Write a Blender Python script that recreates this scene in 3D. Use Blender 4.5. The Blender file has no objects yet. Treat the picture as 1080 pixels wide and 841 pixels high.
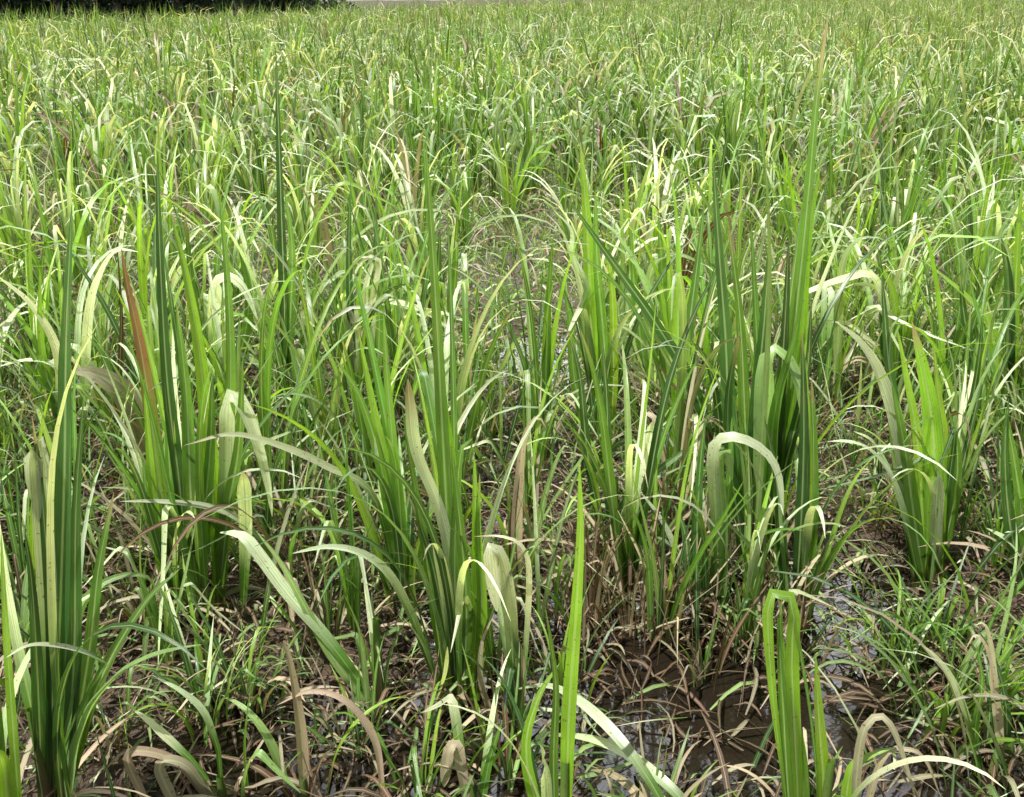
import bpy, math, random
import numpy as np
from mathutils import Vector

rng = np.random.default_rng(11)
random.seed(11)
S = bpy.context.scene
COL = S.collection

# ------------------------------------------------------------------ camera
CAM_H, PITCH, F = 1.60, math.radians(21.9), 1080.0
cam_d = bpy.data.cameras.new('camera'); cam_d.lens = 36; cam_d.sensor_width = 36
cam_d.clip_start = 0.02; cam_d.clip_end = 600
cam = bpy.data.objects.new('camera', cam_d); COL.objects.link(cam)
cam.location = (0, 0, CAM_H); cam.rotation_euler = (math.pi / 2 - PITCH, 0, 0)
S.camera = cam

# ------------------------------------------------------------------ light
SUN_EL, SUN_AZ = math.radians(66), math.radians(-132)     # azimuth clockwise from +Y (the view direction)
w = bpy.data.worlds.new('World'); S.world = w; w.use_nodes = True
nt = w.node_tree; nt.nodes.clear()
sky = nt.nodes.new('ShaderNodeTexSky'); sky.sky_type = 'NISHITA'; sky.sun_disc = False
sky.sun_elevation = SUN_EL; sky.sun_rotation = SUN_AZ; sky.dust_density = 4.0
bg = nt.nodes.new('ShaderNodeBackground'); bg.inputs[1].default_value = 0.036
ow = nt.nodes.new('ShaderNodeOutputWorld')
tc = nt.nodes.new('ShaderNodeTexCoord'); cmap = nt.nodes.new('ShaderNodeMapping'); cmap.inputs['Scale'].default_value = (1.2, 1.2, 2.6)
cn = nt.nodes.new('ShaderNodeTexNoise'); cn.inputs['Scale'].default_value = 1.9; cn.inputs['Detail'].default_value = 7
cr = nt.nodes.new('ShaderNodeMapRange'); cr.inputs[1].default_value = .44; cr.inputs[2].default_value = .62
cm = nt.nodes.new('ShaderNodeMix'); cm.data_type = 'RGBA'; cm.inputs[7].default_value = (18, 18.3, 19, 1)
nt.links.new(tc.outputs['Generated'], cmap.inputs[0]); nt.links.new(cmap.outputs[0], cn.inputs[0]); nt.links.new(cn.outputs[0], cr.inputs[0])
# over-bright cloud patch added in the unseen sky, aimed to glare off the puddle
vd = nt.nodes.new('ShaderNodeVectorMath'); vd.operation = 'DOT_PRODUCT'; vd.inputs[1].default_value = (.22, .78, .58)
nt.links.new(tc.outputs['Generated'], vd.inputs[0])
vr = nt.nodes.new('ShaderNodeMapRange'); vr.interpolation_type = 'SMOOTHSTEP'; vr.inputs[1].default_value = .86; vr.inputs[2].default_value = .97; nt.links.new(vd.outputs['Value'], vr.inputs[0])
vc = nt.nodes.new('ShaderNodeMapRange'); vc.inputs[1].default_value = .32; vc.inputs[2].default_value = .46; nt.links.new(cn.outputs[0], vc.inputs[0])
vm_ = nt.nodes.new('ShaderNodeMath'); vm_.operation = 'MULTIPLY'; nt.links.new(vr.outputs[0], vm_.inputs[0]); nt.links.new(vc.outputs[0], vm_.inputs[1])
c2 = nt.nodes.new('ShaderNodeMix'); c2.data_type = 'RGBA'; c2.inputs[7].default_value = (150, 152, 157, 1)
nt.links.new(vm_.outputs[0], c2.inputs[0])
nt.links.new(cr.outputs[0], cm.inputs[0]); nt.links.new(sky.outputs[0], cm.inputs[6]); nt.links.new(cm.outputs[2], c2.inputs[6]); nt.links.new(c2.outputs[2], bg.inputs[0]); nt.links.new(bg.outputs[0], ow.inputs[0])
sd = bpy.data.lights.new('sun', 'SUN'); sd.energy = 5.0; sd.angle = math.radians(0.5); sd.color = (1, .97, .91)
sun = bpy.data.objects.new('sun', sd); COL.objects.link(sun)
sv = Vector((math.sin(SUN_AZ) * math.cos(SUN_EL), math.cos(SUN_AZ) * math.cos(SUN_EL), math.sin(SUN_EL)))
sun.rotation_euler = (-sv).to_track_quat('-Z', 'Y').to_euler(); sun.location = (0, 0, 12)
S.view_settings.view_transform = 'Standard'; S.view_settings.look = 'None'
S.view_settings.exposure = 0.55; S.view_settings.gamma = 1.0
S.cycles.max_bounces = 8; S.cycles.transmission_bounces = 6; S.cycles.diffuse_bounces = 4

# ------------------------------------------------------------------ photo helpers
cP, sP = math.cos(PITCH), math.sin(PITCH)
def ray(u, v):
    a, b = (u - 540.0) / F, (420.5 - v) / F
    return np.array([a, cP + b * sP, -sP + b * cP])
def ground(u, v, z=0.0):
    r = ray(u, v); t = (z - CAM_H) / r[2]
    return np.array([r[0] * t, r[1] * t, z])
def at_depth(u, v, Y):
    r = ray(u, v); t = Y / r[1]
    return np.array([r[0] * t, Y, CAM_H + r[2] * t])
def pix_of(p):
    x, y, z = p[0], p[1], p[2] - CAM_H
    f = y * cP - z * sP; up = y * sP + z * cP
    return 540 + F * x / f, 420.5 - F * up / f

# ------------------------------------------------------------------ materials
def nodes_of(name):
    m = bpy.data.materials.new(name); m.use_nodes = True
    t = m.node_tree; t.nodes.clear()
    return m, t, t.nodes.new, t.links.new
def math_node(N, L, op, a, b=None):
    n = N('ShaderNodeMath'); n.operation = op
    for i, x in enumerate((a, b)):
        if x is None: continue
        if isinstance(x, (int, float)): n.inputs[i].default_value = x
        else: L(x, n.inputs[i])
    return n.outputs[0]

def leaf_material(name, rough, transl, vein, spec=0.5):
    m, t, N, L = nodes_of(name)
    at = N('ShaderNodeAttribute'); at.attribute_name = 'tint'
    uv = N('ShaderNodeUVMap'); uv.uv_map = 'UVMap'
    sx = N('ShaderNodeSeparateXYZ'); L(uv.outputs[0], sx.inputs[0])
    mp = N('ShaderNodeMapping'); mp.inputs['Scale'].default_value = (22, 0.9, 1); L(uv.outputs[0], mp.inputs[0])
    n1 = N('ShaderNodeTexNoise'); n1.inputs['Scale'].default_value = 1.0; n1.inputs['Detail'].default_value = 3; L(mp.outputs[0], n1.inputs[0])
    n2 = N('ShaderNodeTexNoise'); n2.inputs['Scale'].default_value = 9.0; n2.inputs['Detail'].default_value = 4
    geo = N('ShaderNodeNewGeometry'); L(geo.outputs['Position'], n2.inputs[0])
    # parallel veins and blotches
    r1 = N('ShaderNodeMapRange'); L(n1.outputs[0], r1.inputs[0]); r1.inputs[1].default_value = .3; r1.inputs[2].default_value = .7
    r1.inputs[3].default_value = 1 - vein; r1.inputs[4].default_value = 1 + vein
    r2 = N('ShaderNodeMapRange'); L(n2.outputs[0], r2.inputs[0]); r2.inputs[1].default_value = .3; r2.inputs[2].default_value = .7
    r2.inputs[3].default_value = .82; r2.inputs[4].default_value = 1.18
    oi = N('ShaderNodeObjectInfo')
    r3 = N('ShaderNodeMapRange'); L(oi.outputs['Random'], r3.inputs[0]); r3.inputs[3].default_value = .8; r3.inputs[4].default_value = 1.22
    k = math_node(N, L, 'MULTIPLY', r1.outputs[0], r2.outputs[0]); k = math_node(N, L, 'MULTIPLY', k, r3.outputs[0])
    vm = N('ShaderNodeVectorMath'); vm.operation = 'SCALE'; L(at.outputs['Color'], vm.inputs[0]); L(k, vm.inputs['Scale'])
    # dry streaks along the leaf and small brown specks
    m3 = N('ShaderNodeMapping'); m3.inputs['Scale'].default_value = (7, 2.2, 1); m3.inputs['Location'].default_value = (3.1, 8.2, 0); L(uv.outputs[0], m3.inputs[0])
    n3 = N('ShaderNodeTexNoise'); n3.inputs['Scale'].default_value = 1.0; n3.inputs['Detail'].default_value = 4; L(m3.outputs[0], n3.inputs[0])
    q3 = N('ShaderNodeMapRange'); L(n3.outputs[0], q3.inputs[0]); q3.inputs[1].default_value = .60; q3.inputs[2].default_value = .72; q3.inputs[4].default_value = .6 if vein > .1 else 0
    n4 = N('ShaderNodeTexNoise'); n4.inputs['Scale'].default_value = 130; n4.inputs['Detail'].default_value = 2; L(geo.outputs['Position'], n4.inputs[0])
    q4 = N('ShaderNodeMapRange'); L(n4.outputs[0], q4.inputs[0]); q4.inputs[1].default_value = .66; q4.inputs[2].default_value = .72; q4.inputs[4].default_value = .7 if vein > .1 else 0
    x3 = N('ShaderNodeMix'); x3.data_type = 'RGBA'; L(q3.outputs[0], x3.inputs[0]); L(vm.outputs[0], x3.inputs[6]); x3.inputs[7].default_value = (.38, .33, .17, 1)
    x4 = N('ShaderNodeMix'); x4.data_type = 'RGBA'; L(q4.outputs[0], x4.inputs[0]); L(x3.outputs[2], x4.inputs[6]); x4.inputs[7].default_value = (.12, .07, .03, 1)
    # pale midrib
    d = math_node(N, L, 'ABSOLUTE', math_node(N, L, 'SUBTRACT', sx.outputs[0], .5))
    rb = N('ShaderNodeMapRange'); L(d, rb.inputs[0]); rb.inputs[1].default_value = .03; rb.inputs[2].default_value = .09
    rb.inputs[3].default_value = .55; rb.inputs[4].default_value = 0
    mx = N('ShaderNodeMix'); mx.data_type = 'RGBA'; L(rb.outputs[0], mx.inputs[0]); L(x4.outputs[2], mx.inputs[6])
    mx.inputs[7].default_value = (.40, .48, .26, 1)
    p = N('ShaderNodeBsdfPrincipled'); L(mx.outputs[2], p.inputs['Base Color'])
    p.inputs['Roughness'].default_value = rough; p.inputs['Specular IOR Level'].default_value = spec
    bp = N('ShaderNodeBump'); bp.inputs['Strength'].default_value = .35; bp.inputs['Distance'].default_value = .002
    L(n1.outputs[0], bp.inputs['Height']); L(bp.outputs[0], p.inputs['Normal'])
    tr = N('ShaderNodeBsdfTranslucent')
    tm = N('ShaderNodeVectorMath'); tm.operation = 'MULTIPLY'; L(mx.outputs[2], tm.inputs[0]); tm.inputs[1].default_value = (1.5, 1.5, .7)
    L(tm.outputs[0], tr.inputs[0])
    ms = N('ShaderNodeMixShader'); ms.inputs[0].default_value = transl
    L(p.outputs[0], ms.inputs[1]); L(tr.outputs[0], ms.inputs[2])
    o = N('ShaderNodeOutputMaterial'); L(ms.outputs[0], o.inputs[0])
    return m
M_LEAF = leaf_material('green_leaf', .30, .40, .30, .7)
M_DRY = leaf_material('dry_leaf', .6, .22, .22, .35)
M_FIELD = leaf_material('field_leaf', .42, .38, .05, .5)

def soil_material(name, c1, c2, c3, sc, rlo=.22, rhi=.75):
    m, t, N, L = nodes_of(name)
    geo = N('ShaderNodeNewGeometry')
    def noise(s, det, st=None):
        n = N('ShaderNodeTexNoise'); n.inputs['Scale'].default_value = s; n.inputs['Detail'].default_value = det
        n.inputs['Roughness'].default_value = .65; L(geo.outputs['Position'], n.inputs[0]); return n
    a, b, c = noise(1.3 * sc, 6), noise(22 * sc, 8), noise(90 * sc, 3)
    r = N('ShaderNodeValToRGB'); e = r.color_ramp.elements
    e[0].position = .36; e[0].color = c1 + (1,); e[1].position = .68; e[1].color = c3 + (1,)
    x = r.color_ramp.elements.new(.52); x.color = c2 + (1,)
    s = math_node(N, L, 'ADD', math_node(N, L, 'MULTIPLY', a.outputs[0], .5), math_node(N, L, 'MULTIPLY', b.outputs[0], .5))
    L(s, r.inputs[0])
    p = N('ShaderNodeBsdfPrincipled'); L(r.outputs[0], p.inputs['Base Color'])
    rr = N('ShaderNodeMapRange'); L(a.outputs[0], rr.inputs[0]); rr.inputs[1].default_value = .35; rr.inputs[2].default_value = .6
    rr.inputs[3].default_value = rlo; rr.inputs[4].default_value = rhi
    p.inputs['Specular IOR Level'].default_value = .5 if rlo < .5 else .1; L(rr.outputs[0], p.inputs['Roughness'])
    bp = N('ShaderNodeBump'); bp.inputs['Strength'].default_value = .9; bp.inputs['Distance'].default_value = .03
    L(math_node(N, L, 'ADD', b.outputs[0], math_node(N, L, 'MULTIPLY', c.outputs[0], .3)), bp.inputs['Height'])
    L(bp.outputs[0], p.inputs['Normal'])
    o = N('ShaderNodeOutputMaterial'); L(p.outputs[0], o.inputs[0])
    return m
M_MUD = soil_material('wet_mud', (.030, .020, .013), (.065, .043, .028), (.15, .105, .072), 1)
M_BANK = soil_material('dry_earth', (.05, .055, .03), (.085, .08, .048), (.13, .115, .08), .3, .9, 1.0)

def water_material():
    m, t, N, L = nodes_of('muddy_water')
    geo = N('ShaderNodeNewGeometry')
    n = N('ShaderNodeTexNoise'); n.inputs['Scale'].default_value = 14; n.inputs['Detail'].default_value = 3; L(geo.outputs['Position'], n.inputs[0])
    bp = N('ShaderNodeBump'); bp.inputs['Strength'].default_value = .12; bp.inputs['Distance'].default_value = .01
    L(n.outputs[0], bp.inputs['Height'])
    p = N('ShaderNodeBsdfPrincipled'); p.inputs['Base Color'].default_value = (.014, .010, .007, 1)
    p.inputs['Roughness'].default_value = .06; p.inputs['IOR'].default_value = 1.33; L(bp.outputs[0], p.inputs['Normal'])
    o = N('ShaderNodeOutputMaterial'); L(p.outputs[0], o.inputs[0])
    return m
M_WATER = water_material()
def bark_material():
    m, t, N, L = nodes_of('bark')
    geo = N('ShaderNodeNewGeometry'); mp = N('ShaderNodeMapping'); mp.inputs['Scale'].default_value = (6, 6, 1.2); L(geo.outputs['Position'], mp.inputs[0])
    n = N('ShaderNodeTexNoise'); n.inputs['Scale'].default_value = 3; n.inputs['Detail'].default_value = 6; L(mp.outputs[0], n.inputs[0])
    r = N('ShaderNodeValToRGB'); r.color_ramp.elements[0].color = (.07, .055, .045, 1); r.color_ramp.elements[1].color = (.26, .23, .2, 1)
    L(n.outputs[0], r.inputs[0])
    p = N('ShaderNodeBsdfPrincipled'); p.inputs['Roughness'].default_value = .9; L(r.outputs[0], p.inputs['Base Color'])
    o = N('ShaderNodeOutputMaterial'); L(p.outputs[0], o.inputs[0])
    return m
M_BARK = bark_material()

# ------------------------------------------------------------------ ribbons
# a ribbon batch is (verts, quads, uv per vertex, colour per vertex)
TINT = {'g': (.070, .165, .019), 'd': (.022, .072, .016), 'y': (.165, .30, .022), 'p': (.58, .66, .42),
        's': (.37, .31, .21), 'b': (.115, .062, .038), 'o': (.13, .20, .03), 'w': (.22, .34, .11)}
def smooth_path(P, n):
    P = np.asarray(P, float)
    Q = np.vstack([2 * P[0] - P[1], P, 2 * P[-1] - P[-2]])
    seg = np.linalg.norm(np.diff(P, axis=0), axis=1); cum = np.concatenate([[0], np.cumsum(seg)]); T = np.linspace(0, cum[-1], n)
    out = []
    for t in T:
        i = min(int(np.searchsorted(cum, t, side='right')) - 1, len(P) - 2)
        u = (t - cum[i]) / max(seg[i], 1e-9); a, b, c, d = Q[i], Q[i + 1], Q[i + 2], Q[i + 3]
        out.append(.5 * ((2 * b) + (c - a) * u + (2 * a - 5 * b + 4 * c - d) * u * u + (3 * b - a - 3 * c + d) * u ** 3))
    return np.array(out)
def ribbon(path, width, nrm, cols, across=5, fold=.28, roll=0.0, cut=False, peak=.45, vs=1.0, b0=.42):
    """path n x 3, width = widest, nrm = n x 3 wanted facing of the blade"""
    n = len(path); s = np.linspace(0, 1, n)
    tan = np.gradient(path, axis=0); tan /= np.linalg.norm(tan, axis=1)[:, None] + 1e-9
    side = np.cross(tan, nrm); side /= np.linalg.norm(side, axis=1)[:, None] + 1e-9
    N = np.cross(side, tan)
    if roll is not None:
        r = np.broadcast_to(np.asarray(roll, float), (n,))[:, None]
        side, N = side * np.cos(r) + N * np.sin(r), N * np.cos(r) - side * np.sin(r)
    if cut: prof = np.clip(.45 + 1.1 * s, 0, 1); prof[-3:] *= np.array([.86, .6, .12])
    else:
        up = np.clip(s / peak, 0, 1); dn = np.clip((1 - s) / (1 - peak), 0, 1)
        prof = (b0 + (1 - b0) * np.sin(up * np.pi / 2)) * (dn ** .62)
        prof[-1] = max(prof[-1], .03)
    hw = width * .5 * prof
    a = np.linspace(-1, 1, across)
    fd = fold * (1 - .55 * s)
    V = path[:, None, :] + side[:, None, :] * (hw[:, None] * a[None, :])[:, :, None] + N[:, None, :] * ((fd * hw)[:, None] * (np.abs(a)[None, :] ** 1.4))[:, :, None]
    V = V.reshape(-1, 3)
    i = np.arange(n - 1)[:, None] * across + np.arange(across - 1)[None, :]
    i = i.reshape(-1)
    Q = np.stack([i, i + 1, i + across + 1, i + across], 1)
    uv = np.stack([np.tile((a + 1) / 2, n), np.repeat(s, across) * vs + vs * 3.7 * (abs(path[0, 0] * 7.3) % 1)], 1)
    C = np.repeat(cols, across, axis=0)
    return V, Q, uv, C
def cat(parts):
    off = 0; VV, QQ, UU, CC = [], [], [], []
    for V, Q, U, C in parts:
        VV.append(V); QQ.append(Q + off); UU.append(U); CC.append(C); off += len(V)
    return np.concatenate(VV), np.concatenate(QQ), np.concatenate(UU), np.concatenate(CC)
def mesh_from(name, batch, mat, smooth=True):
    V, Q, U, C = batch
    me = bpy.data.meshes.new(name)
    me.vertices.add(len(V)); me.vertices.foreach_set('co', V.astype(np.float32).ravel())
    me.loops.add(len(Q) * 4); me.loops.foreach_set('vertex_index', Q.astype(np.int32).ravel())
    me.polygons.add(len(Q)); me.polygons.foreach_set('loop_start', (np.arange(len(Q)) * 4).astype(np.int32))
    me.polygons.foreach_set('loop_total', np.full(len(Q), 4, np.int32))
    me.update(calc_edges=True)
    if U is not None:
        l = me.uv_layers.new(name='UVMap'); l.data.foreach_set('uv', U[Q.ravel()].astype(np.float32).ravel())
    if C is not None:
        ca = me.attributes.new('tint', 'FLOAT_COLOR', 'POINT')
        ca.data.foreach_set('color', np.hstack([C, np.ones((len(C), 1))]).astype(np.float32).ravel())
    me.polygons.foreach_set('use_smooth', np.full(len(Q), smooth, bool))
    me.materials.append(mat); me.validate(); me.update()
    return me
def link(name, me, parent=None, loc=(0, 0, 0), rz=0):
    o = bpy.data.objects.new(name, me); COL.objects.link(o); o.location = loc; o.rotation_euler = (0, 0, rz)
    if parent: o.parent = parent
    return o
def tag(o, label=None, cat_=None, group=None, kind=None):
    for k, v in (('label', label), ('category', cat_), ('group', group), ('kind', kind)):
        if v: o[k] = v
    return o

def blade_cols(kind, n, R, tipdry=None, basebrown=True):
    base = np.array(TINT[kind]); s = np.linspace(0, 1, n)[:, None]
    base = base * (1 + R.uniform(-.16, .16)) * (1 + R.uniform(-.07, .07, 3))
    c = np.repeat(base[None, :], n, 0)
    if kind in 'gdyo':
        c = c * (1 + .35 * s) + np.array([.035, .05, .012]) * s     # older growth at the tip is paler
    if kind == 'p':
        g = np.array(TINT['g']) * 1.3; k = np.clip((s - .30) / .25, 0, 1); c = g * (1 - k) + c * k  # paler past the bend: sun sheen painted in with the leaf's own paleness
    if kind == 'o':
        k = np.clip((s - .45) / .25, 0, 1); c = c * (1 - k) + np.array([.26, .13, .06]) * k
    if basebrown:
        k = np.clip(1 - s / .14, 0, 1) * .65; c = c * (1 - k) + np.array([.20, .15, .075]) * k
    if tipdry is None: tipdry = R.random() < .3
    if tipdry and kind in 'gdyp':
        k = np.clip((s - R.uniform(.84, .97)) / .1, 0, 1); c = c * (1 - k) + np.array([.36, .28, .15]) * k
    return np.clip(c, .004, .75)

def grow(R, L, w, th0, phi, bend, power, kink=None, kth=2.6, kind='g', rings=14, across=5, cut=False, wob=.12, z0=0.0, rad=.02):
    """one leaf grown from the plant base: leaves at angle th0 from the vertical and arches over"""
    fine = rings * 3; s = np.linspace(0, 1, fine)
    th = th0 * (.3 + .7 * np.clip(s / .3, 0, 1)) + bend * s ** power + .07 * np.sin(s * 9 + phi * 5) * s
    if kink is not None:
        k = 1 / (1 + np.exp(-(s - kink) / .012)); th = th * (1 - k) + (kth + .25 * np.sin(5 * s)) * k
    ph = phi + wob * np.sin(s * R.uniform(1.5, 4) + R.uniform(0, 6)) * 1.5
    d = np.stack([np.sin(th) * np.cos(ph), np.sin(th) * np.sin(ph), np.cos(th)], 1)
    P = np.cumsum(d, 0) * (L / fine); P -= P[0]
    P += np.array([math.cos(phi) * rad, math.sin(phi) * rad, z0])
    idx = np.linspace(0, fine - 1, rings)
    if kink is not None:                                       # keep rings tight round the fold
        kk = kink * (fine - 1); idx = np.sort(np.concatenate([np.linspace(0, kk - 1.5, rings // 2), [kk, kk + 1.2], np.linspace(kk + 2.6, fine - 1, rings - rings // 2 - 2)]))
    idx = np.clip(idx, 0, fine - 1)
    Pi = np.stack([np.interp(idx, np.arange(fine), P[:, j]) for j in range(3)], 1)
    thi = np.interp(idx, np.arange(fine), th); phi_i = np.interp(idx, np.arange(fine), ph)
    nr = np.stack([-np.cos(thi) * np.cos(phi_i), -np.cos(thi) * np.sin(phi_i), np.sin(thi)], 1)
    roll = R.uniform(-.5, .5) + R.uniform(-.7, .7) * np.linspace(0, 1, rings)
    floor_ = -0.0
    Pi[:, 2] = np.maximum(Pi[:, 2], floor_ + .004)
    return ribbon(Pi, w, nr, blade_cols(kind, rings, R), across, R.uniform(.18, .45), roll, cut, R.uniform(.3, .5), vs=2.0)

def plant_blades(R, H, style, lod=0):
    """returns list of (kind, batch) ; style: upright, arching, broken, dying"""
    rings, ac = ((15, 5), (10, 3), (6, 2), (4, 2))[lod]
    nb = {'upright': R.integers(8, 12), 'arching': R.integers(8, 13), 'broken': R.integers(7, 11), 'dying': R.integers(6, 9)}[style]
    out = []; phi0 = R.uniform(0, 6.28); lean = R.uniform(0, .16); lp = R.uniform(0, 6.28)
    for i in range(nb):
        phi = phi0 + (i % 2) * math.pi + R.normal(0, .75)
        th0 = abs(R.normal(.10, .09)) + .02 + max(0, lean * math.cos(phi - lp))
        L = H * R.uniform(.72, 1.22); wd = R.uniform(.016, .034) * (1 if lod < 2 else 1.4)
        kind = R.choice(['g', 'g', 'd', 'y', 'w']); kink = None; bend = R.uniform(.1, .7); pw = R.uniform(1.6, 3); cut = False; kth = 2.7
        r = R.random()
        if style == 'upright':
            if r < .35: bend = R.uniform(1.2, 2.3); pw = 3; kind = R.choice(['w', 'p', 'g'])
        elif style == 'arching':
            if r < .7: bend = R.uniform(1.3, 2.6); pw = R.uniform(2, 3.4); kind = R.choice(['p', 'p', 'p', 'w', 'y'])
        elif style == 'broken':
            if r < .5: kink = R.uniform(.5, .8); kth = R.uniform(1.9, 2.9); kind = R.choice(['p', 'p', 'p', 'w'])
            elif r < .75: bend = R.uniform(1.2, 2.2); pw = 2.5
        else:
            kind = R.choice(['s', 's', 'g', 'p', 'b']); bend = R.uniform(.5, 2.6)
            if r < .4: kink = R.uniform(.35, .7); kth = R.uniform(2, 2.9)
        if lod >= 2: bend *= 1.2
        if bend > 1.1: L *= 1.1
        out.append((kind, grow(R, L, wd, th0, phi, bend, pw, kink, kth, kind, rings, ac, cut, rad=R.uniform(.0, .055))))
    # old dead leaves round the foot
    for i in range(R.integers(3, 7) if lod < 2 else 1):
        kind = R.choice(['s', 's', 'b', 's'])
        out.append((kind, grow(R, H * R.uniform(.3, .6), R.uniform(.010, .02), R.uniform(.3, .9), R.uniform(0, 6.28), R.uniform(1.0, 2.0), 1.5, None, 2.6, kind, max(4, rings - 4), ac)))
    return out
def stem_batch(R, h, r0, n=6):
    s = np.linspace(0, 1, 5); a = np.linspace(0, 2 * math.pi, n, endpoint=False); V = []
    for t in s:
        rr = r0 * (1 - .45 * t)
        V += [(rr * math.cos(x), rr * math.sin(x), -.03 + (h + .03) * t) for x in a]
    V = np.array(V); Q = []
    for i in range(4):
        for j in range(n): Q.append((i * n + j, i * n + (j + 1) % n, (i + 1) * n + (j + 1) % n, (i + 1) * n + j))
    C = np.repeat(np.array([[.17, .11, .06], [.18, .13, .07], [.17, .17, .06], [.13, .2, .04], [.1, .19, .03]]), n, 0)
    return V, np.array(Q), np.tile(np.array([[.2, .5]]), (len(V), 1)), C

# ------------------------------------------------------------------ ground, water, bank
POOLS = [(700, 745, .26), (660, 800, .22), (890, 690, .26), (888, 640, .20), (892, 740, .24), (893, 790, .22), (760, 800, .34), (640, 760, .30), (700, 700, .22), (585, 380, .35), (110, 655, .22), (930, 640, .16), (60, 600, .2), (270, 830, .25), (960, 830, .2), (545, 690, .2), (500, 860, .3)]
PG = [(ground(u, v), r) for u, v, r in POOLS]
def hnoise(x, y):
    return (.5 * np.sin(x * 2.1 + 1.3 * np.sin(y * 1.7)) * np.cos(y * 2.4 + .9 * np.sin(x * 1.3)) + .3 * np.sin(x * 5.3 + y * 2.2) * np.sin(y * 4.7 - x) + .2 * np.sin(x * 11 + 2 * np.sin(y * 7)) * np.sin(y * 12.3))
def ground_h(x, y):
    h = .026 + .030 * hnoise(x, y)
    for p, r in PG:
        h = h - .085 * np.exp(-((x - p[0]) ** 2 + (y - p[1]) ** 2) / (r * r))
    h = h + .006 * np.sin(x * 37 + 3 * np.sin(y * 23)) * np.sin(y * 41 + 2 * np.sin(x * 29)) + .004 * np.sin(x * 83 + y * 51) * np.sin(y * 97 - x * 33)
    far = np.clip((y - 20) / 6, 0, 1)
    return h * (1 - far) + .02 * far
def grid(xs, ys, zf):
    X, Y = np.meshgrid(xs, ys); Z = zf(X, Y); V = np.stack([X.ravel(), Y.ravel(), Z.ravel()], 1)
    nx, ny = len(xs), len(ys); i = (np.arange(ny - 1)[:, None] * nx + np.arange(nx - 1)[None, :]).ravel()
    return V, np.stack([i, i + 1, i + nx + 1, i + nx], 1), None, None
xs = np.concatenate([np.linspace(-300, -14, 20), np.linspace(-13, -3.2, 50), np.linspace(-3, 3, 330), np.linspace(3.2, 13, 50), np.linspace(14, 300, 20)])
ys = np.concatenate([np.linspace(-60, -.6, 12), np.linspace(-.5, 6.5, 380), np.linspace(6.6, 24, 90), np.linspace(25, 420, 60)])
tag(link('ground', mesh_from('ground', grid(xs, ys, ground_h), M_MUD)), kind='structure')
tag(link('water', mesh_from('water', grid(np.linspace(-14, 14, 3), np.linspace(-2, 19, 3), lambda X, Y: X * 0 + .010), M_WATER)), kind='structure')
def edge_y(x):                                   # far margin of the field: nearer on the left
    return np.interp(x, [-40, -16, -8, 0, 8, 40], [28, 30, 41, 56, 70, 72])
def bank(X, Y):
    e = edge_y(X); t = np.clip((Y - e) / 2.0, 0, 1); return .06 + .10 * t + .05 * np.sin(X * .3) * t + .04 * np.sin(Y * .4 + X)*t
bx = np.linspace(-45, 60, 80)
BV = []
rows = 14
for j in range(rows):
    y = edge_y(bx) - .6 + (j / (rows - 1)) ** 1.6 * 90
    BV.append(np.stack([bx, y, bank(bx, y) - (.08 if j == 0 else 0)], 1))
BV = np.concatenate(BV); i = (np.arange(rows - 1)[:, None] * 80 + np.arange(79)[None, :]).ravel()
tag(link('field_margin', mesh_from('field_margin', (BV, np.stack([i, i + 1, i + 81, i + 80], 1), None, None), M_BANK)), kind='structure')

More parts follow.
